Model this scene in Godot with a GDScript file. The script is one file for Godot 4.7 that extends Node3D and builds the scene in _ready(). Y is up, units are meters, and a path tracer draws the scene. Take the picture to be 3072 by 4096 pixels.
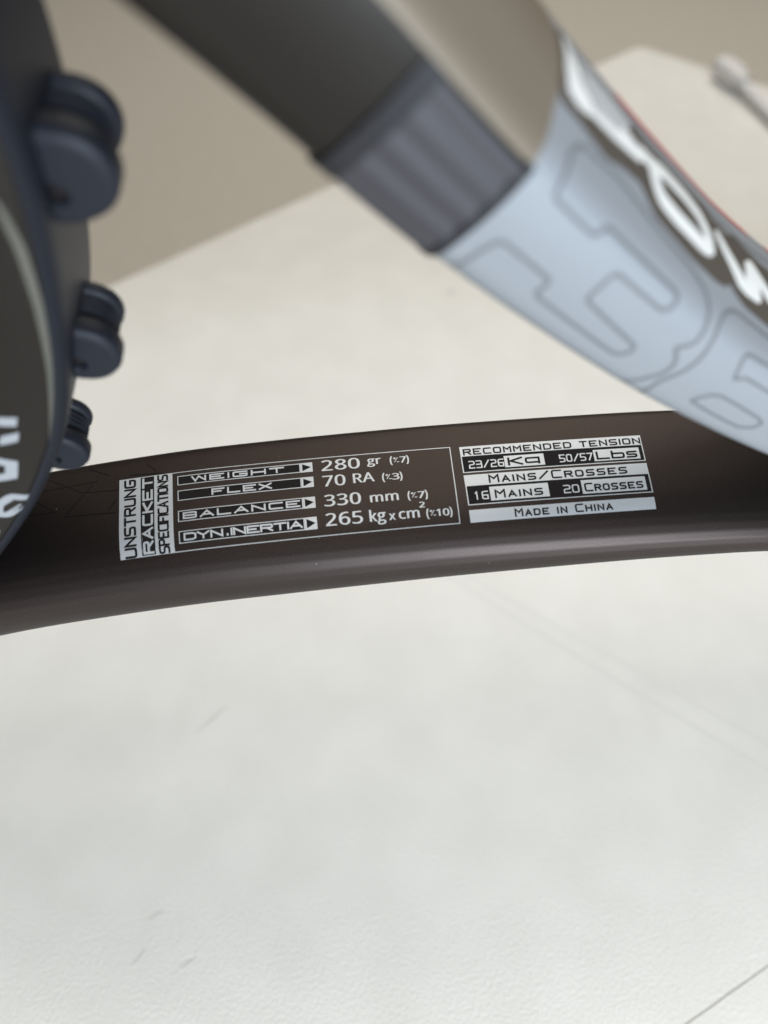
extends Node3D
# A tennis racket held upright over a white desk, seen through its throat from a hand's breadth away.
# The racket is modelled in millimetres in its own plane (x along, y up, z towards the viewer) and scaled by MM.

const MM := 0.001

# ---------------------------------------------------------------- materials
func lin(r: float, g: float, b: float) -> Color:
	return Color(r, g, b).linear_to_srgb()

func mat(c: Color, rough := 0.5, metal := 0.0) -> StandardMaterial3D:
	var m := StandardMaterial3D.new()
	m.albedo_color = c
	m.roughness = rough
	m.metallic = metal
	m.cull_mode = BaseMaterial3D.CULL_DISABLED
	return m

func noise_tex(freq: float, seed_: int, as_normal: bool, strength := 4.0, kind := FastNoiseLite.TYPE_SIMPLEX_SMOOTH, octaves := 2, size := 1024) -> NoiseTexture2D:
	var n := FastNoiseLite.new()
	n.seed = seed_
	n.noise_type = kind
	n.frequency = freq
	n.fractal_octaves = octaves
	var t := NoiseTexture2D.new()
	t.width = size
	t.height = size
	t.seamless = true
	t.noise = n
	t.as_normal_map = as_normal
	t.bump_strength = strength
	return t

func ramp_tex(freq: float, seed_: int, a: Color, b: Color, octaves := 4, size := 1024) -> NoiseTexture2D:
	var t := noise_tex(freq, seed_, false, 1.0, FastNoiseLite.TYPE_SIMPLEX_SMOOTH, octaves, size)
	var g := Gradient.new()
	g.set_color(0, a)
	g.set_color(1, b)
	t.color_ramp = g
	return t

func triplanar(m: StandardMaterial3D, metres: float, world := false) -> void:
	m.uv1_triplanar = true
	m.uv1_world_triplanar = world
	m.uv1_scale = Vector3.ONE / metres

# ---------------------------------------------------------------- a swept bar that follows a curve in the racket's plane
class Tube:
	var px := PackedFloat64Array()
	var py := PackedFloat64Array()
	var pd := PackedFloat64Array()
	var ln := PackedFloat64Array()
	var side := 1.0
	var hb := 11.0
	var per := 0.0
	var pa := PackedFloat64Array()
	var pc := PackedFloat64Array()
	var pw := PackedFloat64Array()

	# inner: Vector3(x, y, depth) along the inner edge; profile: (depth, half width) units from the middle of the inner face, round the +z side first; cuts: corner roundings in mm
	func _init(inner: Array, side_: float, profile: Array, cuts: Array, half: float, d0: float) -> void:
		side = side_
		hb = half
		var q := [inner[0] * 2.0 - inner[1]]
		q.append_array(inner)
		q.append(inner[-1] * 2.0 - inner[-2])
		for i in range(1, q.size() - 2):
			for k in 24:
				var t := k / 24.0
				var p: Vector3 = 0.5 * ((2.0 * q[i]) + (q[i + 1] - q[i - 1]) * t + (2.0 * q[i - 1] - 5.0 * q[i] + 4.0 * q[i + 1] - q[i + 2]) * t * t + (3.0 * q[i] - q[i - 1] - 3.0 * q[i + 1] + q[i + 2]) * t * t * t)
				push(p)
		push(inner[-1])
		var pts := []
		for p in profile:
			pts.append(Vector2(p.x * d0, p.y * half))
		var n := pts.size()
		var o := [Vector2((pts[n - 1].x + pts[0].x) / 2.0, 0.0)]
		for i in n:
			var b: Vector2 = pts[i]
			var cut: Vector2 = cuts[i] if cuts[i] is Vector2 else Vector2(cuts[i], cuts[i])
			var a: Vector2 = b + (pts[(i + n - 1) % n] - b).normalized() * cut.x
			var c: Vector2 = b + (pts[(i + 1) % n] - b).normalized() * cut.y
			for k in 9:
				var t := k / 8.0
				o.append((1 - t) * (1 - t) * a + 2 * t * (1 - t) * b + t * t * c)
		o.append(o[0])
		var run := 0.0
		for i in o.size():
			if i:
				run += o[i].distance_to(o[i - 1])
			pa.append(run)
			pc.append(o[i].x / d0)
			pw.append(o[i].y / half)
		per = run

	func push(p: Vector3) -> void:
		ln.append(0.0 if ln.is_empty() else ln[-1] + Vector2(p.x - px[-1], p.y - py[-1]).length())
		px.append(p.x)
		py.append(p.y)
		pd.append(p.z)

	func length() -> float:
		return ln[-1]

	func look(at: PackedFloat64Array, v: float) -> Vector2i:
		var i := clampi(at.bsearch(v), 1, at.size() - 1)
		return Vector2i(i - 1, i)

	func inner(s: float) -> Vector3:
		s = clampf(s, 0.0, ln[-1])
		var k := look(ln, s)
		var t := (s - ln[k.x]) / maxf(ln[k.y] - ln[k.x], 1e-9)
		return Vector3(lerpf(px[k.x], px[k.y], t), lerpf(py[k.x], py[k.y], t), lerpf(pd[k.x], pd[k.y], t))

	# b: mm round the section; s: mm along; off: mm above the surface
	func raw(s: float, b: float) -> Vector3:
		var p := inner(s)
		var q := inner(s + 0.5) - inner(s - 0.5)
		var n := Vector2(-q.y, q.x).normalized() * side
		var k := look(pa, fposmod(b, per))
		var t := (fposmod(b, per) - pa[k.x]) / maxf(pa[k.y] - pa[k.x], 1e-9)
		var d := lerpf(pc[k.x], pc[k.y], t) * p.z
		return Vector3(p.x + n.x * d, p.y + n.y * d, lerpf(pw[k.x], pw[k.y], t) * hb)

	func normal(s: float, b: float) -> Vector3:
		var ds := raw(s + 0.4, b) - raw(s - 0.4, b)
		var db := raw(s, b + 0.25) - raw(s, b - 0.25)
		return -side * db.cross(ds).normalized()

	func at(s: float, b: float, off := 0.0) -> Vector3:
		var p := raw(s, b)
		if off != 0.0:
			p += normal(s, b) * off
		return p

# triangles with normals, in millimetres
class Sheet:
	var v := PackedVector3Array()
	var n := PackedVector3Array()
	var x := PackedInt32Array()

	func vert(p: Vector3, nn: Vector3) -> int:
		v.append(p * 0.001)
		n.append(nn)
		return v.size() - 1

	func tri(a: int, b: int, c: int) -> void:
		if (v[b] - v[a]).cross(v[c] - v[a]).dot(n[a] + n[b] + n[c]) > 0.0:
			x.append_array([a, c, b])
		else:
			x.append_array([a, b, c])

	func quad(a: int, b: int, c: int, d: int) -> void:
		tri(a, b, c)
		tri(a, c, d)

	func mesh() -> ArrayMesh:
		var arr := []
		arr.resize(Mesh.ARRAY_MAX)
		arr[Mesh.ARRAY_VERTEX] = v
		arr[Mesh.ARRAY_NORMAL] = n
		arr[Mesh.ARRAY_INDEX] = x
		var m := ArrayMesh.new()
		m.add_surface_from_arrays(Mesh.PRIMITIVE_TRIANGLES, arr)
		return m

# a stretch of a tube between two places along it and round it; lip rolls its ends down, for a sleeve on top of the tube
func patch(t: Tube, s0: float, s1: float, b0: float, b1: float, off := 0.0, step := 1.2, nb := 84, capped := false, ribs := 0.0) -> ArrayMesh:
	var sh := Sheet.new()
	var ns := maxi(2, ceili((s1 - s0) / step))
	for i in ns + 1:
		var s := lerpf(s0, s1, i / float(ns))
		for j in nb + 1:
			var b := lerpf(b0, b1, j / float(nb))
			var o := off
			if ribs > 0.0:
				o += ribs * (0.5 + 0.5 * cos(b * TAU / 2.3))
			var nn := t.normal(s, b)
			if ribs > 0.0:
				var round_ := (t.raw(s, b + 0.2) - t.raw(s, b - 0.2)).normalized()
				nn = (nn + round_ * ribs * 0.5 * TAU / 2.3 * sin(b * TAU / 2.3)).normalized()
			sh.vert(t.at(s, b, o), nn)
	for i in ns:
		for j in nb:
			var k := i * (nb + 1) + j
			sh.quad(k, k + 1, k + nb + 2, k + nb + 1)
	if off > 0.0 or capped:
		for e in 2:
			var s := s1 if e else s0
			var q := t.inner(s + 0.3) - t.inner(s - 0.3)
			var nn := Vector3(q.x, q.y, 0).normalized() * (1.0 if e else -1.0)
			if capped:
				var mid := Vector3.ZERO
				for j in nb:
					mid += t.at(s, lerpf(b0, b1, j / float(nb)))
				var c := sh.vert(mid / nb, nn)
				var f := sh.v.size()
				for j in nb + 1:
					sh.vert(t.at(s, lerpf(b0, b1, j / float(nb))), nn)
				for j in nb:
					sh.tri(c, f + j, f + j + 1)
			else:
				var f := sh.v.size()
				for j in nb + 1:
					var b := lerpf(b0, b1, j / float(nb))
					sh.vert(t.at(s, b, off), nn)
					sh.vert(t.at(s, b, -0.2), nn)
				for j in nb:
					sh.quad(f + j * 2, f + j * 2 + 1, f + j * 2 + 3, f + j * 2 + 2)
	if off > 0.0:
		for e in 2:
			var b := b1 if e else b0
			var f := sh.v.size()
			for i in ns + 1:
				var s := lerpf(s0, s1, i / float(ns))
				var nn := (t.raw(s, b + 0.2) - t.raw(s, b - 0.2)).normalized() * (1.0 if e else -1.0)
				nn = (nn + t.normal(s, b)).normalized()
				sh.vert(t.at(s, b, off), nn)
				sh.vert(t.at(s, b, -0.2), nn)
			for i in ns:
				sh.quad(f + i * 2, f + i * 2 + 1, f + i * 2 + 3, f + i * 2 + 2)
	return sh.mesh()

# ---------------------------------------------------------------- print on a tube
# strokes of a wide square face on a grid 4 wide and 6 high: one polyline per word, «~» rounds its corners
const GLYPHS := {
	"A": "002640 1232", "B": "0006 ~06464303 ~03434000", "C": "~46060040", "D": "00063645413000", "E": "46060040 0333", "F": "460600 0333", "G": "~4606004043 4323",
	"H": "0006 4046 0343", "I": "0006", "K": "0006 4603 1340", "L": "060040", "M": "0006234640", "N": "00064046", "O": "~030646400003", "P": "0006 ~06464303", "R": "0006 ~06464303 2340",
	"S": "~460603434000", "T": "0646 2620", "U": "~06004046", "W": "0610264046", "X": "0046 0640", "Y": "0623 4623 2320",
	"0": "~030646400003", "1": "152620", "2": "~0646430300 0040", "3": "~06464303 ~4340 4000", "5": "460603 ~03434000", "6": "~46060040 ~4043 4303", "7": "064610", "/": "0046", ".": "1011",
	"g": "~45050141 4540", "b": "0006 ~04444000",
}

class Print:
	var t: Tube
	var sh := Sheet.new()
	var layer := 0

	func _init(tube: Tube) -> void:
		t = tube

	func put(p: Vector2, off: float) -> int:
		return sh.vert(t.at(p.x, p.y, off), t.normal(p.x, p.y))

	# p: (mm along, mm round)
	func ribbon(p: Array, width: float, off: float, closed := false) -> void:
		var q := []
		var m := p.size() if closed else p.size() - 1
		for i in m:
			var a: Vector2 = p[i]
			var b: Vector2 = p[(i + 1) % p.size()]
			var k := maxi(1, ceili(a.distance_to(b) / 0.8))
			for j in k:
				q.append(a.lerp(b, j / float(k)))
		if not closed:
			q.append(p[-1])
		var first := sh.v.size()
		for i in q.size():
			var a: Vector2 = q[(i - 1 + q.size()) % q.size()] if closed or i > 0 else q[i]
			var c: Vector2 = q[(i + 1) % q.size()] if closed or i < q.size() - 1 else q[i]
			var d1: Vector2 = (q[i] - a).normalized()
			var d2: Vector2 = (c - q[i]).normalized()
			if d1 == Vector2.ZERO:
				d1 = d2
			if d2 == Vector2.ZERO:
				d2 = d1
			var nn := Vector2(-d1.y - d2.y, d1.x + d2.x).normalized()
			var l := width / 2.0 / maxf(0.5, nn.dot(Vector2(-d1.y, d1.x)))
			put(q[i] + nn * l, off)
			put(q[i] - nn * l, off)
		var n := q.size()
		for i in (n if closed else n - 1):
			var j := (i + 1) % n
			sh.quad(first + i * 2, first + i * 2 + 1, first + j * 2 + 1, first + j * 2)

	func split(a: Vector2, b: Vector2, c: Vector2, off: float, deep := 0) -> void:
		var l := maxf(a.distance_to(b), maxf(b.distance_to(c), c.distance_to(a)))
		if l > 1.3 and deep < 7:
			if a.distance_to(b) == l:
				split(a, (a + b) / 2, c, off, deep + 1)
				split((a + b) / 2, b, c, off, deep + 1)
			elif b.distance_to(c) == l:
				split(a, b, (b + c) / 2, off, deep + 1)
				split(a, (b + c) / 2, c, off, deep + 1)
			else:
				split(a, b, (a + c) / 2, off, deep + 1)
				split((a + c) / 2, b, c, off, deep + 1)
			return
		sh.tri(put(a, off), put(b, off), put(c, off))

	func fill(p: Array, off: float, grow := 0.0) -> void:
		var poly := PackedVector2Array(p)
		if grow > 0.0:
			poly = Geometry2D.offset_polygon(poly, grow, Geometry2D.JOIN_ROUND)[0]
		var ix := Geometry2D.triangulate_polygon(poly)
		for i in range(0, ix.size(), 3):
			split(poly[ix[i]], poly[ix[i + 1]], poly[ix[i + 2]], off)

# a rectangle of print on a tube: x mm to the right, y mm down, spread over four corners (along, round)
class Canvas:
	var c: Array
	var w: float
	var h: float

	func _init(corners: Array, w_: float, h_: float) -> void:
		c = corners
		w = w_
		h = h_

	func p(x: float, y: float) -> Vector2:
		var top: Vector2 = c[0].lerp(c[1], x / w)
		var low: Vector2 = c[3].lerp(c[2], x / w)
		return top.lerp(low, y / h)

	func rect(pr: Print, x0: float, y0: float, x1: float, y1: float, off: float) -> void:
		pr.fill([p(x0, y0), p((x0 + x1) / 2, y0), p(x1, y0), p(x1, y1), p((x0 + x1) / 2, y1), p(x0, y1)], off)

	func frame(pr: Print, x0: float, y0: float, x1: float, y1: float, t: float, off: float) -> void:
		var h2 := t / 2.0
		pr.ribbon([p(x0 + h2, y0 + h2), p(x1 - h2, y0 + h2), p(x1 - h2, y1 - h2), p(x0 + h2, y1 - h2)], t, off, true)

func rounded(p: Array, r: float) -> Array:
	var o := [p[0]]
	for i in range(1, p.size() - 1):
		var a: Vector2 = p[i - 1]
		var b: Vector2 = p[i]
		var c: Vector2 = p[i + 1]
		var ra := minf(r, a.distance_to(b) * 0.45)
		var rc := minf(r, c.distance_to(b) * 0.45)
		var s := b + (a - b).normalized() * ra
		var e := b + (c - b).normalized() * rc
		o.append_array([s, (s + 2.0 * b + e) / 4.0, e])
	o.append(p[-1])
	return o

# text in the stroke face; starts at (x, y) on its base line, runs «length» along dir, letters «cap» high along up; small letters of a word in small caps
func stroke_text(pr: Print, cv: Canvas, said: String, x: float, y: float, length: float, cap: float, weight: float, off: float, upright := false, gap := 1.7, small := 0.78) -> void:
	var total := -gap
	for ch in said:
		var wide := 0.0 if ch in "I" else 1.6 if ch in " ." else 4.0
		if not GLYPHS.has(ch) and GLYPHS.has(ch.to_upper()):
			wide = 4.0 * small if ch != "i" else 0.0
		total += wide + gap
	var kx := length / total
	var pen := 0.0
	for ch in said:
		var g: String = ch
		var k := 1.0
		if not GLYPHS.has(ch) and GLYPHS.has(ch.to_upper()):
			g = ch.to_upper()
			k = small
		var wide := 0.0 if g == "I" else 1.6 if g in " ." else 4.0 * k
		if GLYPHS.has(g):
			var n := 0
			for word in GLYPHS[g].split(" "):
				var soft: bool = word.begins_with("~")
				var d: String = word.trim_prefix("~")
				var line := []
				for i in range(0, d.length() - 1, 2):
					var gx := (pen + float(d[i]) * k) * kx
					var gy := float(d[i + 1]) / 6.0 * (cap - weight) * k + weight / 2.0
					line.append(Vector2(x - gy, y - gx) if upright else Vector2(x + gx, y - gy))
				if soft:
					line = rounded(line, cap * 0.16)
				if line.size() > 1:
					var on := []
					for q in line:
						on.append(cv.p(q.x, q.y))
					# square ends: run the stroke on by half its weight
					var e0: Vector2 = (on[0] - on[1]).normalized() * weight * 0.45
					var e1: Vector2 = (on[-1] - on[-2]).normalized() * weight * 0.45
					on[0] += e0
					on[-1] += e1
					pr.ribbon(on, weight, off + 0.003 * n)
				n += 1
		pen += wide + gap

# humanist lettering from a font, fitted to a box
func font_text(pr: Print, cv: Canvas, said: String, x0: float, x1: float, base: float, cap: float, off: float, bold := false) -> void:
	var f := SystemFont.new()
	f.font_names = PackedStringArray(["Droid Sans"])
	f.font_weight = 700 if bold else 400
	var tm := TextMesh.new()
	tm.font = f
	tm.font_size = 64
	tm.pixel_size = 0.01
	tm.depth = 0.0
	tm.curve_step = 1.0
	tm.text = said
	tm.horizontal_alignment = HORIZONTAL_ALIGNMENT_LEFT
	tm.vertical_alignment = VERTICAL_ALIGNMENT_BOTTOM
	var a := tm.surface_get_arrays(0)
	var v: PackedVector3Array = a[Mesh.ARRAY_VERTEX]
	var ix: PackedInt32Array = a[Mesh.ARRAY_INDEX]
	var lo := Vector2(1e9, 1e9)
	var hi := Vector2(-1e9, -1e9)
	for p in v:
		lo = lo.min(Vector2(p.x, p.y))
		hi = hi.max(Vector2(p.x, p.y))
	var kx := (x1 - x0) / (hi.x - lo.x)
	# letters that hang below the base line keep their share
	var hang := 0.0
	for ch in said:
		if ch in "gpqy()":
			hang = 0.25
	var ky := cap * (1.0 + hang) / (hi.y - lo.y)
	# printed twice, a hair apart, for a weight between the font's two
	for turn in 2:
		var first := pr.sh.v.size()
		for p in v:
			var yy := (p.y - lo.y) * ky - cap * hang
			pr.put(cv.p(x0 + (p.x - lo.x) * kx + (turn - 0.5) * 0.09, base - yy + (turn - 0.5) * 0.04), off + turn * 0.004)
		for i in range(0, ix.size(), 3):
			pr.sh.tri(first + ix[i], first + ix[i + 1], first + ix[i + 2])

# ---------------------------------------------------------------- nodes
func part(called: String, m: Mesh, material: Material, parent: Node3D, label := "") -> MeshInstance3D:
	var o := MeshInstance3D.new()
	o.name = called
	o.mesh = m
	o.material_override = material
	if label:
		o.set_meta("label", label)
	parent.add_child(o, true)
	return o

func thing(called: String, label: String, category: String) -> Node3D:
	var o := Node3D.new()
	o.name = called
	o.set_meta("label", label)
	o.set_meta("category", category)
	add_child(o, true)
	return o

func area(called: String, at: Vector3, to: Vector3, size: Vector2, energy: float, c: Color) -> void:
	var l := AreaLight3D.new()
	l.name = called
	l.area_size = size
	l.light_energy = energy
	l.light_color = c
	l.shadow_enabled = true
	l.area_range = 12.0
	add_child(l)
	l.look_at_from_position(at, to, Vector3.UP if absf((to - at).normalized().y) < 0.95 else Vector3.FORWARD)

# ---------------------------------------------------------------- the scene
const EYE := 0.175   # height of the lens over the desk top
const PITCH := 49.0

func _ready() -> void:
	# camera
	var cam := Camera3D.new()
	cam.name = "Camera"
	cam.keep_aspect = Camera3D.KEEP_HEIGHT
	var lens := CameraAttributesPhysical.new()
	lens.frustum_focal_length = 18.835
	lens.frustum_focus_distance = 0.1175
	lens.frustum_near = 0.004
	lens.frustum_far = 60.0
	lens.exposure_aperture = 7.4
	cam.attributes = lens
	cam.position = Vector3(0, EYE, 0)
	cam.rotation_degrees = Vector3(-PITCH, 0, 0)
	add_child(cam)
	cam.current = true
	# air and exposure
	var env := Environment.new()
	env.background_mode = Environment.BG_COLOR
	env.background_color = lin(0.32, 0.29, 0.25)
	env.background_energy_multiplier = 0.25
	env.tonemap_mode = Environment.TONE_MAPPER_LINEAR
	env.tonemap_exposure = 1.0
	env.sdfgi_enabled = true
	env.ssao_enabled = true
	env.ssil_enabled = true
	var we := WorldEnvironment.new()
	we.name = "WorldEnvironment"
	we.environment = env
	add_child(we)
	# daylight from a window close by on the viewer's right, the light of the ceiling, and an added fill lamp
	area("window_light", Vector3(0.21, 0.29, 0.56), Vector3(0, 0.06, -0.09), Vector2(0.24, 0.18), 0.72, lin(0.76, 0.88, 1.0))
	area("floor_fill_light", Vector3(0.35, 2.1, -0.4), Vector3(0.35, 0, -0.4), Vector2(1.9, 1.9), 2.95, lin(1.0, 0.94, 0.85))
	area("floor_fill_light", Vector3(0.6, 2.2, -3.0), Vector3(0.6, 0, -3.0), Vector2(2.0, 2.0), 3.9, lin(1.0, 0.95, 0.85))  # unseen lamp, added to brighten the floor beyond the desk

	build_room()
	build_desk()
	build_racket()
	build_cable()

func build_room() -> void:
	var floor_mat := mat(lin(0.74, 0.70, 0.63), 0.85)
	floor_mat.albedo_texture = ramp_tex(0.02, 5, Color(0.93, 0.93, 0.93), Color(1, 1, 1))
	triplanar(floor_mat, 0.6, true)
	var m := BoxMesh.new()
	m.size = Vector3(9, 0.1, 9)
	var f := part("floor", m, floor_mat, self)
	f.position = Vector3(0, -0.79, -2.0)
	f.set_meta("kind", "structure")
	f.set_meta("label", "taupe floor out of focus beyond the edge of the white desk")

func build_desk() -> void:
	var desk := thing("desk", "white desk with a finely grained top and scratches, seen under the racket", "desk")
	# local frame: the far corner is the origin, x along the far left edge towards the viewer, z along the far right edge
	desk.transform = Transform3D(Basis(Vector3(-0.7193, 0, 0.6947), Vector3.UP, Vector3(0.6947, 0, 0.7193)), Vector3(0.1486, 0, -0.5131))
	var top := mat(lin(0.80, 0.785, 0.745), 0.5)
	top.normal_enabled = true
	top.normal_texture = noise_tex(0.055, 11, true, 5.0, FastNoiseLite.TYPE_SIMPLEX_SMOOTH, 2, 2048)
	top.normal_scale = 0.24
	top.albedo_texture = ramp_tex(0.004, 3, Color(0.965, 0.965, 0.96), Color(1, 1, 1), 5)
	triplanar(top, 0.11, true)
	# top board: a rounded outline with an eased upper edge
	var w := 1.25
	var d := 0.78
	var r := 0.006
	var ring := func(inset: float) -> Array:
		var o := []
		for c in [[r, r, PI], [w - r, r, PI * 1.5], [w - r, d - r, 0.0], [r, d - r, PI * 0.5]]:
			for k in 7:
				var a: float = c[2] + k * PI / 12.0
				o.append(Vector2(c[0] + cos(a) * (r - inset), c[1] + sin(a) * (r - inset)))
		return o
	var sh := Sheet.new()
	var levels := [[0.002, 0.0, 0.0], [0.0008, -0.0004, 0.5], [0.0, -0.002, 1.0], [0.0, -0.026, 1.0]]
	var prev := -1
	for lv in levels:
		var pts: Array = ring.call(lv[0])
		var first := sh.v.size()
		for i in pts.size():
			var tang: Vector2 = (pts[(i + 1) % pts.size()] - pts[i - 1]).normalized()
			var out := Vector3(tang.y, 0, -tang.x)
			sh.vert(Vector3(pts[i].x, lv[1], pts[i].y) * 1000.0, (Vector3.UP * (1.0 - lv[2]) + out * lv[2]).normalized())
		if prev >= 0:
			for i in pts.size():
				var j := (i + 1) % pts.size()
				sh.quad(prev + i, prev + j, first + j, first + i)
		else:
			for i in range(1, pts.size() - 1):
				sh.tri(first, first + i, first + i + 1)
		prev = first
	var last: Array = ring.call(0.0)
	var f2 := sh.v.size()
	for p in last:
		sh.vert(Vector3(p.x, -0.026, p.y) * 1000.0, Vector3.DOWN)
	for i in range(1, last.size() - 1):
		sh.tri(f2, f2 + i, f2 + i + 1)
	part("desk_top", sh.mesh(), top, desk)
	for x in [0.05, w - 0.05]:
		var b := BoxMesh.new()
		b.size = Vector3(0.025, 0.712, d - 0.1)
		var leg := part("leg", b, top, desk)
		leg.position = Vector3(x, -0.0265 - 0.356, d / 2)
	# scratches and faint pressed lines on the top, in millimetres of the room
	var dark := mat(lin(0.34, 0.33, 0.31), 0.8)
	var faint := mat(lin(0.735, 0.72, 0.685), 0.6)
	var soft := mat(lin(0.48, 0.47, 0.45), 0.7)
	var marks := [
		[soft, 0.26, [Vector2(-37.5, -91.0), Vector2(-40.5, -87.4), Vector2(-43.9, -83.9)]],
		[soft, 0.16, [Vector2(-44.5, -45.6), Vector2(-45.7, -44.9), Vector2(-47.2, -43.9)]],
		[soft, 0.2, [Vector2(-46.6, -38.8), Vector2(-47.5, -37.5), Vector2(-48.8, -35.9)]],
		[soft, 0.2, [Vector2(-36.5, -37.3), Vector2(-37.9, -36.4), Vector2(-39.3, -35.3)]],
		[dark, 0.2, [Vector2(92, -44.9), Vector2(74.3, -35.7), Vector2(70.2, -33.5), Vector2(66.1, -31.4), Vector2(61.9, -29.1), Vector2(56.7, -26.4), Vector2(44, -19.7)]],
		[faint, 0.8, [Vector2(8.0, -137.0), Vector2(18.3, -128.5), Vector2(54.7, -99.2), Vector2(82.3, -78.2), Vector2(95, -69)]],
		[faint, 0.8, [Vector2(10.0, -139.0), Vector2(23.7, -128.5), Vector2(54.0, -106.2), Vector2(81.5, -86.2), Vector2(104, -70)]],
		[soft, 1.6, [Vector2(24.6, -262.5), Vector2(26.2, -261.6)]],
	]
	var inv := desk.transform.affine_inverse()
	for k in marks:
		var s2 := Sheet.new()
		var p: Array = k[2]
		for i in p.size():
			var t: Vector2 = (p[mini(i + 1, p.size() - 1)] - p[maxi(i - 1, 0)]).normalized()
			var half: float = k[1] / 2.0 * (0.35 if (i == 0 or i == p.size() - 1) and p.size() > 2 else 1.0)
			for e in [1.0, -1.0]:
				var q: Vector2 = p[i] + Vector2(-t.y, t.x) * half * e
				s2.vert((inv * (Vector3(q.x, 0.05, q.y) * MM)) * 1000.0, Vector3.UP)
		for i in p.size() - 1:
			s2.quad(i * 2, i * 2 + 1, i * 2 + 3, i * 2 + 2)
		part("scratch", s2.mesh(), k[0], desk)

func flaked(c: Color, rough: float, metal: float, flake: NoiseTexture2D, amount: float) -> StandardMaterial3D:
	var m := mat(c, rough, metal)
	m.normal_enabled = true
	m.normal_texture = flake
	m.normal_scale = amount
	triplanar(m, 0.04)
	return m

func build_racket() -> void:
	var racket := thing("tennis_racket", "dark brown and silver tennis racket standing on edge above the white desk", "racket")
	var turn := Basis(Vector3.RIGHT, deg_to_rad(-PITCH)) * Basis(Vector3.RIGHT, deg_to_rad(55.0)) * Basis(Vector3.UP, deg_to_rad(4.0))
	racket.transform = Transform3D(turn, Vector3(0, EYE, 0) - turn * Vector3(0, 0, 0.068))

	var flake := noise_tex(0.2, 21, true, 4.0, FastNoiseLite.TYPE_SIMPLEX, 1, 1024)
	var brown := flaked(lin(0.096, 0.075, 0.067), 0.50, 0.9, flake, 0.03)
	brown.albedo_texture = ramp_tex(0.2, 33, Color(0.66, 0.66, 0.67), Color(1, 1, 1), 2)
	var dark := flaked(lin(0.019, 0.0155, 0.0125), 0.4, 0.6, flake, 0.12)
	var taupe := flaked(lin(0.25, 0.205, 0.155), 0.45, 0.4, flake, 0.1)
	var silver := flaked(lin(0.305, 0.32, 0.342), 0.5, 0.3, flake, 0.1)
	var grey := mat(lin(0.062, 0.058, 0.066), 0.4, 0.3)
	var black := mat(lin(0.018, 0.015, 0.015), 0.6)
	black.metallic_specular = 0.2
	var ink := mat(lin(0.64, 0.655, 0.67), 0.42, 0.4)
	var ring_dark := mat(lin(0.012, 0.011, 0.014), 0.6)
	var ink_dark := mat(lin(0.014, 0.012, 0.012), 0.6)
	ink_dark.metallic_specular = 0.25
	var white := mat(lin(0.70, 0.70, 0.68), 0.45)
	var outline := mat(lin(0.17, 0.175, 0.185), 0.45, 0.2)
	var umber := mat(lin(0.075, 0.062, 0.05), 0.5)
	var red := mat(lin(0.65, 0.05, 0.04), 0.45)
	var rubber := mat(lin(0.0125, 0.014, 0.0205), 0.5)
	rubber.metallic_specular = 0.35

	# the two arms of the throat, by their inner edges
	var lower := Tube.new([Vector3(-110, -118, 10.8), Vector3(-80, -105.3, 10.4), Vector3(-60, -99.8, 9.9), Vector3(-46, -96.5, 9.6), Vector3(-26, -93.3, 9.3), Vector3(-10, -91.8, 9.0), Vector3(5.6, -90.8, 8.5),
		Vector3(17, -90.3, 8.1), Vector3(33, -90.0, 7.4), Vector3(46, -90.0, 6.9), Vector3(60, -90.6, 6.4), Vector3(75, -92.4, 6.4), Vector3(95, -97, 7), Vector3(125, -104.6, 7)], -1.0,
		[Vector2(0, 1), Vector2(1.03, 1), Vector2(1.5, 0.45), Vector2(1.5, -0.45), Vector2(1, -1), Vector2(0, -1)], [Vector2(9.4, 5.6), Vector2(3.5, 3.8), 3.6, 4, 2.5, 3], 11.7, 9.0)
	var upper := Tube.new([Vector3(-66, 28.4, 12.8), Vector3(-47, 9.2, 12.8), Vector3(-28, -9.5, 12.8), Vector3(-13.5, -23.2, 12.8), Vector3(-5.3, -31.1, 12.6), Vector3(7.3, -43.5, 12.1), Vector3(22.7, -56.5, 11.3),
		Vector3(34.8, -65.4, 10.5), Vector3(49.8, -74.8, 9.8), Vector3(64, -82.2, 9.2), Vector3(79, -88.4, 8.6), Vector3(97, -95.5, 8), Vector3(125, -104, 8)], 1.0,
		[Vector2(0, 0.95), Vector2(0.6, 1.03), Vector2(1.04, 0.97), Vector2(1.4, 0.3), Vector2(1.4, -0.6), Vector2(1, -1), Vector2(0, -1)], [2.6, 2.4, 2.2, 4, 4, 2.5, 3], 12.4, 11.0)

	# lower arm and its print
	var arm := part("throat_arm", patch(lower, 0, lower.length(), 0, lower.per, 0, 1.2, 96, true), brown, racket, "brown metallic throat arm with the printed specifications")
	print_specifications(lower, arm, ink, ink_dark, black)
	var web := Print.new(lower)
	var lines := [[68.0, -0.141, 74.5, -0.08], [67.6, -0.103, 76.6, -0.107], [74.5, -0.08, 80.0, -0.072], [75.9, -0.099, 72.4, -0.022], [67.3, -0.0756, 70.7, -0.034], [66.6, -0.0367, 70.7, -0.0367], [72.3, -0.0178, 80.2, -0.0078],
		[79.0, -0.0178, 80.0, -0.0456], [74.8, -0.149, 78.3, -0.119], [84.0, -0.1356, 85.5, -0.1133], [81.6, -0.11, 86.4, -0.103], [60.0, -0.06, 67.0, -0.0367], [58.0, -0.12, 67.6, -0.103], [60.0, -0.03, 67.3, -0.0756], [52.0, -0.09, 60.0, -0.03]]
	for i in lines.size():
		var l: Array = lines[i]
		web.ribbon([Vector2(l[0], l[1] * 63.355), Vector2(l[2], l[3] * 63.355)], 0.16, 0.03 + i * 0.002)
	part("line_pattern", web.sh.mesh(), ink_dark, arm)

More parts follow.
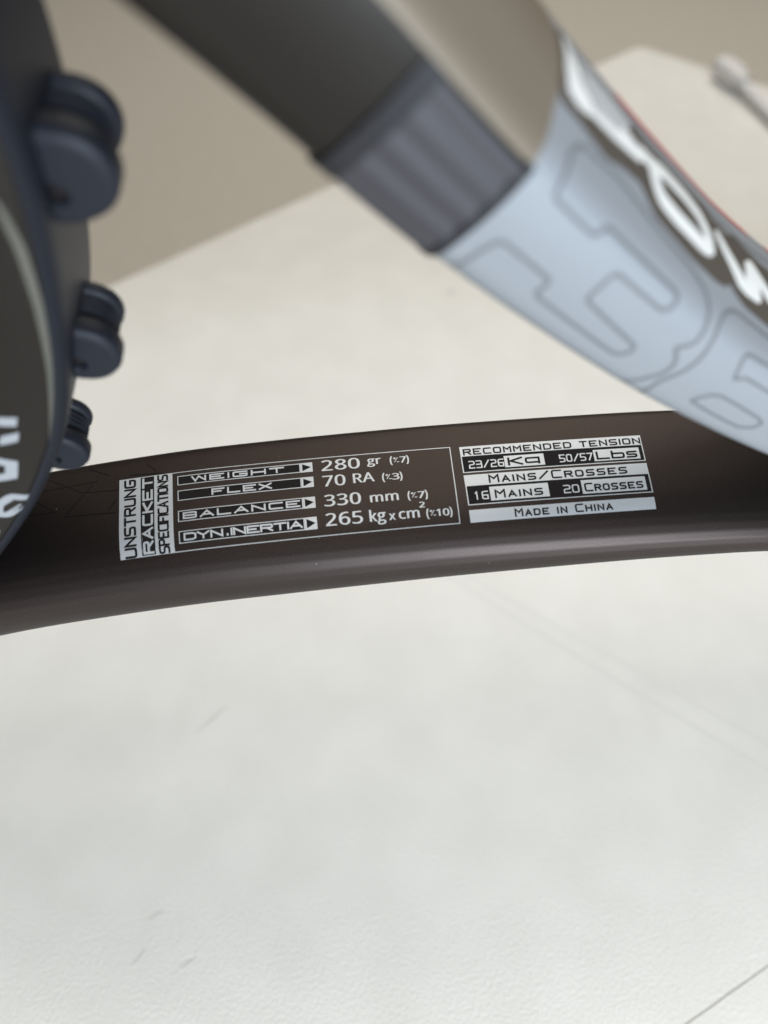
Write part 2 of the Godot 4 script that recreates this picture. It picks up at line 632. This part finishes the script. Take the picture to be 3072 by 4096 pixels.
	# dust on the paint
	var dust := Print.new(lower)
	var rng := RandomNumberGenerator.new()
	rng.seed = 7
	for i in 5:
		var c := Vector2(rng.randf_range(66, 165), rng.randf_range(-0.13, 0.3) * 63.355)
		var r := rng.randf_range(0.04, 0.08)
		dust.fill([c + Vector2(r, 0), c + Vector2(0.2 * r, r), c + Vector2(-r, 0.3 * r), c + Vector2(-0.3 * r, -r)], 0.03)
	part("dust", dust.sh.mesh(), mat(lin(0.5, 0.48, 0.46), 0.8), arm).set_meta("kind", "stuff")

	# upper arm: silver towards the handle, ribbed collar, dark towards the head, a taupe flank
	var seam := 103.0
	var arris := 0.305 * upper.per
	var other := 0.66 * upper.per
	var arm2 := part("throat_arm", patch(upper, seam, upper.length(), 0, upper.per, 0, 1.0, 108, true), silver, racket, "silver throat arm with an outlined number and white lettering")
	part("dark_paint", patch(upper, 0, seam, -(upper.per - other), arris, 0, 1.0, 90), dark, arm2)
	part("taupe_flank", patch(upper, 0, seam, arris, other, 0, 1.0, 50), taupe, arm2)  # outer face as its own patch of even taupe
	part("ribbed_collar", patch(upper, 91.8, 102.6, -0.26 * upper.per, 0.298 * upper.per, 0.18, 0.8, 260, false, 0.16), grey, arm2)
	part("collar_ring", patch(upper, 90.3, 92.2, -0.27 * upper.per, 0.302 * upper.per, 0.40, 0.4, 110), ring_dark, arm2)
	part("collar_ring", patch(upper, 102.3, 103.2, -0.27 * upper.per, 0.306 * upper.per, 0.38, 0.3, 110), ring_dark, arm2)
	print_number(upper, arm2, outline)
	print_lettering(upper, arm2, white, umber, ink, red, outline)

	# the bridge that closes the hoop, with its grommet strip
	var bridge := Tube.new([Vector3(-64, -108.5, 10), Vector3(-53.8, -98.5, 10), Vector3(-44.7, -87.7, 10), Vector3(-37.9, -78.5, 10), Vector3(-31.9, -68.3, 10), Vector3(-28.3, -59, 10), Vector3(-25.6, -48, 10), Vector3(-24.0, -37, 10),
		Vector3(-24.0, -26, 10), Vector3(-26.2, -14, 10), Vector3(-30.0, -2, 10)], 1.0,
		[Vector2(0, 0.94), Vector2(0.5, 1.04), Vector2(1, 0.96), Vector2(1.3, 0.4), Vector2(1.3, -0.4), Vector2(1, -1), Vector2(0, -1)], [2.2, 2.4, 2.4, 3, 3, 3, 2.2], 9.2, 10.0)
	var br := part("throat_bridge", patch(bridge, 0, bridge.length(), 0, bridge.per, 0, 1.2, 84, true), dark, racket, "dark bridge between the throat arms with white lettering")
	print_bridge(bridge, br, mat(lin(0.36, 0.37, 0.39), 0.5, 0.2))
	part("grommet_strip", patch(bridge, 14, 112, -7.6, 8.9, 0.5, 1.0, 40), rubber, racket)
	var proto := make_grommet(rubber, black)
	var spots := [43.4, 61.3, 82.3]
	for i in spots.size():
		var g: Node3D = proto if i == 0 else proto.duplicate()
		g.name = "grommet" if i == 0 else "grommet_%03d" % i
		racket.add_child(g, true)
		var s: float = spots[i]
		var p := bridge.at(s, 0, 0.55)
		var nx := bridge.normal(s, 0)
		var along := (bridge.at(s + 0.5, 0) - bridge.at(s - 0.5, 0)).normalized()
		var big: float = [0.82, 0.95, 1.18][i]
		g.transform = Transform3D(Basis(nx, along, nx.cross(along)).scaled(Vector3.ONE * big), p * MM)

	# the hoop, out of the picture on the left
	var hoop_pts := []
	var a0: Vector3 = Vector3(-66, 28.4, 12.8)
	hoop_pts.append(a0)
	for k in range(68, 287, 12):
		var th := deg_to_rad(float(k))
		hoop_pts.append(Vector3(-201, -14, 0) + Vector3(0.959, -0.284, 0) * 166.0 * cos(th) + Vector3(0.284, 0.959, 0) * 118.0 * sin(th) + Vector3(0, 0, 12.0))
	hoop_pts.append(Vector3(-110, -118, 10.8))
	var hoop := Tube.new(hoop_pts, -1.0, [Vector2(0, 1), Vector2(1, 1), Vector2(1.4, 0.4), Vector2(1.4, -0.4), Vector2(1, -1), Vector2(0, -1)], [4, 3, 4, 4, 3, 4], 12.0, 11.0)
	part("head_hoop", patch(hoop, 0, hoop.length(), 0, hoop.per, 0, 4.0, 48, true), dark, racket)
	# the handle, out of the picture on the right
	var grip := Sheet.new()
	var ax := Vector3(0.959, -0.284, 0)
	var ay := Vector3(0.284, 0.959, 0)
	var org := Vector3(106, -98.6, 0)
	var rings := [[0.0, 11.0], [14.0, 14.5], [170.0, 15.0], [192.0, 16.5], [198.0, 18.5], [206.0, 18.0], [208.0, 15.0]]
	for i in rings.size() - 1:
		for k in 8:
			var q := []
			for e in [[i, k], [i, k + 1], [i + 1, k + 1], [i + 1, k]]:
				var an: float = (e[1] + 0.5) * TAU / 8.0
				q.append(org + ax * float(rings[e[0]][0]) + (ay * cos(an) * 0.92 + Vector3.BACK * sin(an) * 1.05) * float(rings[e[0]][1]))
			var nn: Vector3 = ay * cos((k + 1.0) * TAU / 8.0) + Vector3.BACK * sin((k + 1.0) * TAU / 8.0)
			grip.quad(grip.vert(q[0], nn), grip.vert(q[1], nn), grip.vert(q[2], nn), grip.vert(q[3], nn))
	for e in [[0, -1.0], [rings.size() - 1, 1.0]]:
		var c := grip.vert(org + ax * float(rings[e[0]][0]), ax * float(e[1]))
		var f := grip.v.size()
		for k in 9:
			var an: float = (k + 0.5) * TAU / 8.0
			grip.vert(org + ax * float(rings[e[0]][0]) + (ay * cos(an) * 0.92 + Vector3.BACK * sin(an) * 1.05) * float(rings[e[0]][1]), ax * float(e[1]))
		for k in 8:
			grip.tri(c, f + k, f + k + 1)
	part("handle", grip.mesh(), mat(lin(0.02, 0.02, 0.02), 0.8), racket)

func make_grommet(rubber: Material, black: Material) -> Node3D:
	# x out of the bridge, y along it, z across it: two lobes with a ribbed saddle for the string between them
	var g := Node3D.new()
	g.set_meta("label", "blue grey rubber grommet with two rounded lobes")
	var dome := func(hy: float, hx: float, notch: float, inset: float) -> Array:
		var o := []
		for k in 25:
			var a := -PI / 2 + k * PI / 24.0
			o.append(Vector2(pow(maxf(cos(a), 0.0), 0.82) * (hx - inset), sin(a) * (hy - inset)))
		# down the base, round the notch where the string enters
		if notch > 0.0:
			o.append(Vector2(-0.9, hy - inset))
			o.append(Vector2(-0.9, -1.1 + notch))
			for k in 9:
				var a := PI / 2 - k * PI / 8.0
				o.append(Vector2(0.3 + cos(a) * notch, -1.1 + sin(a) * notch))
			o.append(Vector2(-0.9, -1.1 - notch))
		else:
			o.append(Vector2(-0.9, hy - inset))
		o.append(Vector2(-0.9, -hy + inset))
		return o
	var slab := func(hy: float, hx: float, z0: float, z1: float, notch: float) -> ArrayMesh:
		var sh := Sheet.new()
		var lv := [[z0, 0.55], [z0 + 0.2, 0.2], [z0 + 0.55, 0.0], [z1 - 1.0, 0.0], [z1 - 0.35, 0.3], [z1, 0.95]]
		var prev := -1
		for j in lv.size():
			var pts: Array = dome.call(hy, hx, notch, lv[j][1])
			var tilt: float = [-0.9, -0.6, -0.15, 0.15, 0.6, 0.9][j]
			var first := sh.v.size()
			for i in pts.size():
				var tg: Vector2 = (pts[(i + 1) % pts.size()] - pts[i - 1]).normalized()
				sh.vert(Vector3(pts[i].x, pts[i].y, lv[j][0]), (Vector3(tg.y, -tg.x, 0) * (1.0 - absf(tilt)) + Vector3.BACK * tilt).normalized())
			if prev >= 0:
				for i in pts.size():
					var k := (i + 1) % pts.size()
					sh.quad(prev + i, prev + k, first + k, first + i)
			if j == 0 or j == lv.size() - 1:
				var nn := Vector3.BACK * (-1.0 if j == 0 else 1.0)
				var f := sh.v.size()
				for p in pts:
					sh.vert(Vector3(p.x, p.y, lv[j][0]), nn)
				var ix := Geometry2D.triangulate_polygon(PackedVector2Array(pts))
				for i in range(0, ix.size(), 3):
					sh.tri(f + ix[i], f + ix[i + 1], f + ix[i + 2])
			prev = first
		return sh.mesh()
	part("lobe", slab.call(3.8, 4.9, 1.6, 4.8, 1.05), rubber, g)
	part("lobe", slab.call(3.5, 4.3, -4.4, -2.2, 0.0), rubber, g)
	part("hole", slab.call(2.7, 1.9, 0.4, 3.9, 0.0), black, g)
	part("saddle", slab.call(3.2, 3.7, -2.4, 1.4, 0.0), rubber, g)
	for z in [-1.4, -0.6, 0.2]:
		part("rib", thin_rib(z), rubber, g)
	return g

func thin_rib(z: float) -> ArrayMesh:
	var sh := Sheet.new()
	var n := 18
	for k in n + 1:
		var a := -PI / 2 + k * PI / n
		var c := pow(maxf(cos(a), 0.0), 0.82)
		var out := Vector3(cos(a), sin(a), 0)
		sh.vert(Vector3(c * 3.6, sin(a) * 3.1, z - 0.3), (out - Vector3.BACK).normalized())
		sh.vert(Vector3(c * 4.1, sin(a) * 3.4, z - 0.1), (out * 2 - Vector3.BACK).normalized())
		sh.vert(Vector3(c * 4.1, sin(a) * 3.4, z + 0.1), (out * 2 + Vector3.BACK).normalized())
		sh.vert(Vector3(c * 3.6, sin(a) * 3.1, z + 0.3), (out + Vector3.BACK).normalized())
	for k in n:
		for j in 3:
			sh.quad(k * 4 + j, k * 4 + j + 1, k * 4 + j + 5, k * 4 + j + 4)
	return sh.mesh()

# ---------------------------------------------------------------- what is printed on the racket
func print_specifications(t: Tube, arm: Node3D, ink: Material, ink_dark: Material, black: Material) -> void:
	var p := 63.355
	var w := 48.8
	var h := 13.7
	var cv := Canvas.new([Vector2(80.0, -0.1 * p), Vector2(128.9, -0.0935 * p), Vector2(128.8, 0.1145 * p), Vector2(81.6, 0.1175 * p)], w, h)
	var cells := Print.new(t)
	var fills := Print.new(t)
	var on_ink := Print.new(t)
	var on_dark := Print.new(t)
	# name strips at the left, read from below
	cv.rect(fills, 0, 0, 0.1 * h * 0 + 0.165 * w, h, 0.04)
	cv.rect(cells, 0.0665 * w, 0.012 * h, 0.1085 * w, 0.988 * h, 0.06)
	stroke_text(on_ink, cv, "UNSTRUNG", 0.0525 * w, 0.985 * h, 0.955 * h, 0.0375 * w, 0.34, 0.06, true, 1.5)
	stroke_text(on_dark, cv, "RACKET", 0.1045 * w, 0.965 * h, 0.93 * h, 0.033 * w, 0.34, 0.08, true, 1.5)
	stroke_text(on_ink, cv, "SPECIFICATIONS", 0.152 * w, 0.985 * h, 0.965 * h, 0.034 * w, 0.3, 0.06, true, 1.5)
	# the box round the values
	var b := 0.13
	fills.ribbon([cv.p(0.165 * w, b / 2), cv.p(w - b / 2, b / 2), cv.p(w - b / 2, h - b / 2), cv.p(0.165 * w, h - b / 2)], b, 0.041)
	# the four named rows
	var rows := [["WEIGHT", 0.055, 0.18, 0.225, 0.5], ["FLEX", 0.25, 0.385, 0.285, 0.46], ["BALANCE", 0.516, 0.656, 0.197, 0.54], ["DYN.INERTIA", 0.77, 0.912, 0.197, 0.542]]
	for r in rows:
		var y0: float = r[1] * h
		var y1: float = r[2] * h
		cv.rect(cells, 0.183 * w, y0, 0.55 * w, y1, 0.03)
		cv.frame(fills, 0.18 * w, y0, 0.551 * w, y1, 0.14, 0.045)
		# arrow cell
		cv.rect(fills, 0.5515 * w, y0 - 0.02, 0.587 * w, y1 + 0.02, 0.042)
		cells.fill([cv.p(0.5565 * w, lerpf(y0, y1, 0.12)), cv.p(0.5825 * w, lerpf(y0, y1, 0.5)), cv.p(0.5565 * w, lerpf(y0, y1, 0.88))], 0.06)
		stroke_text(on_dark, cv, r[0], r[3] * w, lerpf(y0, y1, 0.81), (r[4] - r[3]) * w, (y1 - y0) * 0.62, 0.26, 0.06, false, 1.5 if r[0].length() < 8 else 0.9)
	# values
	font_text(on_dark, cv, "280", 0.614 * w, 0.727 * w, 0.19 * h, 0.145 * h, 0.05)
	font_text(on_dark, cv, "gr", 0.75 * w, 0.79 * w, 0.165 * h, 0.09 * h, 0.05)
	font_text(on_dark, cv, "70", 0.614 * w, 0.68 * w, 0.40 * h, 0.145 * h, 0.05)
	font_text(on_dark, cv, "RA", 0.704 * w, 0.766 * w, 0.385 * h, 0.125 * h, 0.05)
	font_text(on_dark, cv, "330", 0.614 * w, 0.72 * w, 0.66 * h, 0.15 * h, 0.05)
	font_text(on_dark, cv, "mm", 0.748 * w, 0.83 * w, 0.655 * h, 0.09 * h, 0.05)
	font_text(on_dark, cv, "265", 0.613 * w, 0.72 * w, 0.895 * h, 0.15 * h, 0.05)
	font_text(on_dark, cv, "kg", 0.741 * w, 0.787 * w, 0.895 * h, 0.145 * h, 0.05)
	font_text(on_dark, cv, "x", 0.797 * w, 0.815 * w, 0.89 * h, 0.075 * h, 0.05)
	font_text(on_dark, cv, "cm", 0.826 * w, 0.885 * w, 0.89 * h, 0.09 * h, 0.05)
	font_text(on_dark, cv, "2", 0.888 * w, 0.903 * w, 0.775 * h, 0.07 * h, 0.05)
	for k in [["7", 0.818, 0.873, 0.165], ["3", 0.79, 0.848, 0.385], ["7", 0.858, 0.915, 0.655], ["10", 0.906, 0.98, 0.895]]:
		var x0: float = k[1] * w
		var x1: float = k[2] * w
		var y: float = k[3] * h
		font_text(on_dark, cv, "(", x0, x0 + 0.32, y, 1.35, 0.05)
		font_text(on_dark, cv, ")", x1 - 0.32, x1, y, 1.35, 0.05)
		# plus over minus, then the number
		on_dark.ribbon([cv.p(x0 + 0.45, y - 0.92), cv.p(x0 + 0.85, y - 0.92)], 0.13, 0.05)
		on_dark.ribbon([cv.p(x0 + 0.65, y - 1.12), cv.p(x0 + 0.65, y - 0.72)], 0.13, 0.053)
		on_dark.ribbon([cv.p(x0 + 0.62, y - 0.2), cv.p(x0 + 1.1, y - 1.05)], 0.11, 0.056)
		on_dark.ribbon([cv.p(x0 + 0.95, y - 0.22), cv.p(x0 + 1.3, y - 0.22)], 0.13, 0.05)
		font_text(on_dark, cv, k[0], x0 + 1.42, x1 - 0.42, y, 1.15, 0.05)
	# the panel at the right
	w = 26.3
	h = 13.0
	cv = Canvas.new([Vector2(130.2, -0.0911 * p), Vector2(156.8, -0.0925 * p), Vector2(155.9, 0.1115 * p), Vector2(130.2, 0.1144 * p)], w, h)
	for r in [[0.0, 0.138, 0.367], [0.398, 0.548, 0.796]]:
		cv.rect(fills, 0, r[0] * h, w, r[1] * h, 0.04)
		cv.frame(fills, 0, r[1] * h - 0.16, w, r[2] * h, 0.15, 0.045)
		cv.rect(cells, 0.15, r[1] * h, w - 0.15, r[2] * h - 0.15, 0.03)
	cv.rect(fills, 0, 0.853 * h, w, h, 0.04)
	stroke_text(on_ink, cv, "RECOMMENDED TENSION", 0.02 * w, 0.124 * h, 0.97 * w, 0.090 * h, 0.24, 0.06, false, 2.1)
	stroke_text(on_dark, cv, "23/26", 0.04 * w, 0.315 * h, 0.185 * w, 0.108 * h, 0.19, 0.06, false, 2.0)
	cv.rect(fills, 0.232 * w, 0.172 * h, 0.45 * w, 0.33 * h, 0.04)
	stroke_text(on_ink, cv, "Kg", 0.255 * w, 0.312 * h, 0.165 * w, 0.115 * h, 0.3, 0.06, false, 1.3)
	stroke_text(on_dark, cv, "50/57", 0.535 * w, 0.315 * h, 0.178 * w, 0.108 * h, 0.19, 0.06, false, 2.0)
	cv.rect(fills, 0.722 * w, 0.172 * h, 0.975 * w, 0.33 * h, 0.04)
	stroke_text(on_ink, cv, "Lbs", 0.74 * w, 0.312 * h, 0.215 * w, 0.115 * h, 0.3, 0.06, false, 1.3)
	stroke_text(on_ink, cv, "Mains/Crosses", 0.135 * w, 0.528 * h, 0.745 * w, 0.115 * h, 0.26, 0.06, false, 1.9)
	stroke_text(on_dark, cv, "16", 0.04 * w, 0.735 * h, 0.072 * w, 0.108 * h, 0.19, 0.06, false, 2.2)
	cv.rect(fills, 0.126 * w, 0.578 * h, 0.443 * w, 0.757 * h, 0.04)
	stroke_text(on_ink, cv, "Mains", 0.155 * w, 0.732 * h, 0.25 * w, 0.112 * h, 0.26, 0.06, false, 1.9)
	stroke_text(on_dark, cv, "20", 0.525 * w, 0.735 * h, 0.078 * w, 0.108 * h, 0.19, 0.06, false, 1.8)
	cv.rect(fills, 0.622 * w, 0.578 * h, 0.972 * w, 0.757 * h, 0.04)
	stroke_text(on_ink, cv, "Crosses", 0.64 * w, 0.732 * h, 0.31 * w, 0.112 * h, 0.26, 0.06, false, 1.9)
	stroke_text(on_ink, cv, "Made in China", 0.245 * w, 0.975 * h, 0.52 * w, 0.1 * h, 0.23, 0.06, false, 2.0)
	part("dark_cells", cells.sh.mesh(), black, arm).set_meta("kind", "stuff")
	part("silver_panels", fills.sh.mesh(), ink, arm).set_meta("kind", "stuff")
	part("dark_lettering", on_ink.sh.mesh(), ink_dark, arm).set_meta("kind", "stuff")
	part("silver_lettering", on_dark.sh.mesh(), ink, arm).set_meta("kind", "stuff")

func places(t: Tube, flat: Array) -> Array:
	var o := []
	for i in range(0, flat.size(), 2):
		o.append(Vector2(flat[i], flat[i + 1] * (70.87 if t.per > 62.0 else 55.29)))
	return o

func print_number(t: Tube, arm: Node3D, m: Material) -> void:
	var pr := Print.new(t)
	# the 3
	pr.ribbon(rounded(places(t, [105.4, 0.165, 105.5, 0.203, 105.9, 0.2305, 112.7, 0.230, 112.8, 0.203, 125.0, 0.200, 125.9, 0.212, 125.7, 0.228, 116.8, 0.238, 116.8, 0.285, 124.3, 0.285, 124.9, 0.300, 124.3, 0.313, 112.7, 0.3145, 112.5, 0.297, 106.4, 0.298, 106.0, 0.351, 107.2, 0.369, 112.7, 0.3745,
		117.5, 0.3656, 121.7, 0.359, 124.9, 0.3555, 127.6, 0.3456, 129.0, 0.329, 130.0, 0.308, 130.5, 0.287, 130.3, 0.271, 129.0, 0.260, 130.5, 0.249, 131.2, 0.2356, 131.2, 0.2122, 130.3, 0.191, 129.3, 0.168]), 0.6), 0.44, 0.05)
	# the digit after it
	pr.ribbon(rounded(places(t, [132.6, 0.160, 132.0, 0.203, 132.8, 0.240, 132.8, 0.270, 132.2, 0.293, 131.5, 0.317, 131.7, 0.335, 132.7, 0.347, 134.4, 0.353, 140.3, 0.351, 158, 0.349]), 0.8), 0.44, 0.055)
	pr.ribbon(rounded(places(t, [146.0, 0.316, 137.4, 0.3105, 137.3, 0.300, 138.6, 0.2678, 139.6, 0.281, 146.0, 0.281]), 0.5), 0.4, 0.05)
	pr.ribbon(places(t, [137.6, 0.202, 137.7, 0.2144, 138.5, 0.230, 139.6, 0.2367, 142.6, 0.2367, 146.3, 0.2344, 147.5, 0.2289, 147.4, 0.212, 146.0, 0.200, 143.8, 0.199, 140.6, 0.1995]), 0.4, 0.05, true)
	part("outlined_number", pr.sh.mesh(), m, arm)

func print_lettering(t: Tube, arm: Node3D, white: Material, umber: Material, ink: Material, red: Material, grey: Material) -> void:
	var under := Print.new(t)
	under.fill(places(t, [103.6, 0.398, 106.3, 0.3967, 108.3, 0.3933, 110.5, 0.390, 112.7, 0.399, 115.6, 0.4036, 118.6, 0.3822, 124.9, 0.3756, 129.8, 0.3767, 131.3, 0.3811, 132.2, 0.3944, 133.5, 0.3844, 135.5, 0.3767, 141.0, 0.3744, 146, 0.376, 146.0, 0.47, 139.1, 0.4711, 134.7, 0.4833,
		132.7, 0.4656, 130.8, 0.470, 130.0, 0.4667, 126.6, 0.4811, 120.8, 0.4756, 117.5, 0.4711, 116.1, 0.4722, 114.6, 0.480, 113.2, 0.458, 111.3, 0.437, 108.3, 0.432, 106.0, 0.440, 105.2, 0.47, 104.8, 0.505, 103.6, 0.510, 103.4, 0.47, 103.4, 0.44]), 0.04, 0.55)
	part("lettering_underlay", under.sh.mesh(), umber, arm)  # brown outline printed beneath the white letters
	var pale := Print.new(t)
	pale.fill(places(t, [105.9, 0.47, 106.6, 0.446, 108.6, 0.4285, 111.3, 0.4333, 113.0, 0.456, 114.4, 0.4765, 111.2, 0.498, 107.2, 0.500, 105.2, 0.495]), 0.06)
	part("letter_interior", pale.sh.mesh(), ink, arm)  # silver inside of the first letter
	var w := Print.new(t)
	w.fill(places(t, [103.8, 0.500, 104.5, 0.505, 105.0, 0.4778, 105.9, 0.4456, 108.0, 0.4256, 107.2, 0.410, 105.5, 0.4067, 104.2, 0.4122, 103.7, 0.44]), 0.08, 0.14)
	w.fill(places(t, [107.3, 0.4133, 108.1, 0.4250, 111.4, 0.4311, 112.9, 0.4533, 115.1, 0.4456, 116.6, 0.4560, 115.1, 0.4240, 111.4, 0.4167]), 0.084, 0.1)
	# the ring of the O
	w.ribbon(rounded(places(t, [115.2, 0.4430, 117.6, 0.4440, 119.3, 0.4530, 123.3, 0.4530, 126.0, 0.4450, 127.4, 0.4260, 128.1, 0.4080, 126.9, 0.4010, 121.5, 0.4020, 118.9, 0.4060, 117.9, 0.4200, 117.3, 0.4380]), 0.6), 1.7, 0.088)
	w.fill(places(t, [129.1, 0.4467, 130.0, 0.4533, 131.8, 0.4367, 134.9, 0.4133, 135.4, 0.4078, 135.5, 0.4433, 136.6, 0.4567, 137.2, 0.4567, 139.1, 0.4378, 140.5, 0.424, 141.2, 0.408, 139.9, 0.4067, 138.8, 0.4144, 137.9, 0.4233, 138.2, 0.3978, 137.7, 0.3922, 135.4, 0.390, 133.9, 0.3933, 132.3, 0.410, 130.5, 0.4267, 129.5, 0.440]), 0.08, 0.12)
	part("white_lettering", w.sh.mesh(), white, arm)
	var line := Print.new(t)
	line.ribbon(places(t, [103.2, 0.515, 110, 0.512, 120, 0.487, 127, 0.489, 133.3, 0.4956, 137.2, 0.4989, 142.3, 0.5067, 160, 0.52]), 0.5, 0.05)
	part("thin_line", line.sh.mesh(), grey, arm)
	var r := Print.new(t)
	r.ribbon(places(t, [114, 0.548, 120, 0.55, 126.6, 0.556, 132.2, 0.559, 139.4, 0.566, 141.0, 0.567]), 1.9, 0.05)
	r.ribbon(places(t, [145.0, 0.569, 152, 0.572, 160, 0.572]), 1.9, 0.05)
	part("red_stripe", r.sh.mesh(), red, arm)

func print_bridge(t: Tube, br: Node3D, m: Material) -> void:
	var pr := Print.new(t)
	pr.fill(places(t, [54.9, 0.275, 55.8, 0.2233, 54.2, 0.2233, 53.3, 0.275]), 0.05)
	pr.fill(places(t, [50.8, 0.250, 51.9, 0.2467, 53.2, 0.2178, 51.5, 0.2167, 50.1, 0.2456]), 0.05)
	pr.ribbon(places(t, [46.9, 0.258, 47.0, 0.2180, 44.6, 0.2110, 43.2, 0.2450]), 1.3, 0.05)
	pr.ribbon(rounded(places(t, [40.2, 0.160, 40.4, 0.194, 38.0, 0.213, 35.9, 0.204, 36.0, 0.184, 38.6, 0.1620]), 0.4), 1.2, 0.05)
	pr.fill(places(t, [32.7, 0.195, 31.9, 0.180, 31.1, 0.1778, 30.2, 0.183]), 0.05)
	part("lettering", pr.sh.mesh(), m, br)
	# highlight along the edge beside the grommet strip, painted as a pale strip
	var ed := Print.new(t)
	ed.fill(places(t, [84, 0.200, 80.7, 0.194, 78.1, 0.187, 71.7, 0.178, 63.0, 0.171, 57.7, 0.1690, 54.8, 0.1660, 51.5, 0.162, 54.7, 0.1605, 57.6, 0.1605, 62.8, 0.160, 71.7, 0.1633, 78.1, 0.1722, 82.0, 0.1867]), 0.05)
	part("edge_highlight", ed.sh.mesh(), mat(lin(0.13, 0.125, 0.105), 0.45, 0.4), br)

# ---------------------------------------------------------------- the cable at the far edge of the desk
func build_cable() -> void:
	var c := thing("cable", "white cable with a plug lying by the far right edge of the desk", "cable")
	c.position = Vector3(0.184, 0, -0.456)
	var m := mat(lin(0.74, 0.73, 0.72), 0.45)
	var pts := [Vector3(2, 6, 12), Vector3(6, 4.2, 36), Vector3(11, 3.6, 70), Vector3(22, 3.6, 120), Vector3(46, 3.6, 180), Vector3(90, 3.6, 240), Vector3(150, 3.6, 280), Vector3(200, 3.0, 286), Vector3(220, -6.0, 286), Vector3(226, -40.0, 286), Vector3(228, -220.0, 286)]
	var curve := Curve3D.new()
	for i in pts.size():
		var tg: Vector3 = (pts[mini(i + 1, pts.size() - 1)] - pts[maxi(i - 1, 0)]) / 6.0
		curve.add_point(pts[i], -tg, tg)
	var sh := Sheet.new()
	var path := curve.tessellate_even_length(5, 5.0)
	for i in path.size():
		var tg := (path[mini(i + 1, path.size() - 1)] - path[maxi(i - 1, 0)]).normalized()
		var sx := tg.cross(Vector3(0.3, 1, 0.1)).normalized()
		var sy := sx.cross(tg)
		for k in 13:
			var a := k * TAU / 12.0
			var nn := sx * cos(a) + sy * sin(a)
			sh.vert(path[i] + nn * 2.9, nn)
	for i in path.size() - 1:
		for k in 12:
			var q := i * 13 + k
			sh.quad(q, q + 1, q + 14, q + 13)
	part("cord", sh.mesh(), m, c)
	var plug := Sheet.new()
	var lv := [[-11.0, 4.0, 3.0], [-10.0, 5.6, 4.4], [4.0, 6.0, 4.8], [9.0, 4.8, 4.0], [16.0, 3.4, 3.2]]
	var ax := Vector3(0.16, 0, 0.987)
	var ay := Vector3(0.987, 0, -0.16)
	for l in lv:
		for k in 25:
			var a := k * TAU / 24.0
			var cx := signf(cos(a)) * pow(absf(cos(a)), 0.45)
			var cy := signf(sin(a)) * pow(absf(sin(a)), 0.45)
			plug.vert(ax * l[0] + ay * cx * l[1] + Vector3.UP * (6.2 + cy * l[2]), (ay * cos(a) + Vector3.UP * sin(a)).normalized())
	for i in lv.size() - 1:
		for k in 24:
			var q := i * 25 + k
			plug.quad(q, q + 1, q + 26, q + 25)
	var mid := plug.vert(ax * -11.0 + Vector3.UP * 6.2, -ax)
	var f := plug.v.size()
	for k in 25:
		plug.vert(plug.v[k] * 1000.0, -ax)
	for k in 24:
		plug.tri(mid, f + k, f + k + 1)
	part("plug", plug.mesh(), m, c)
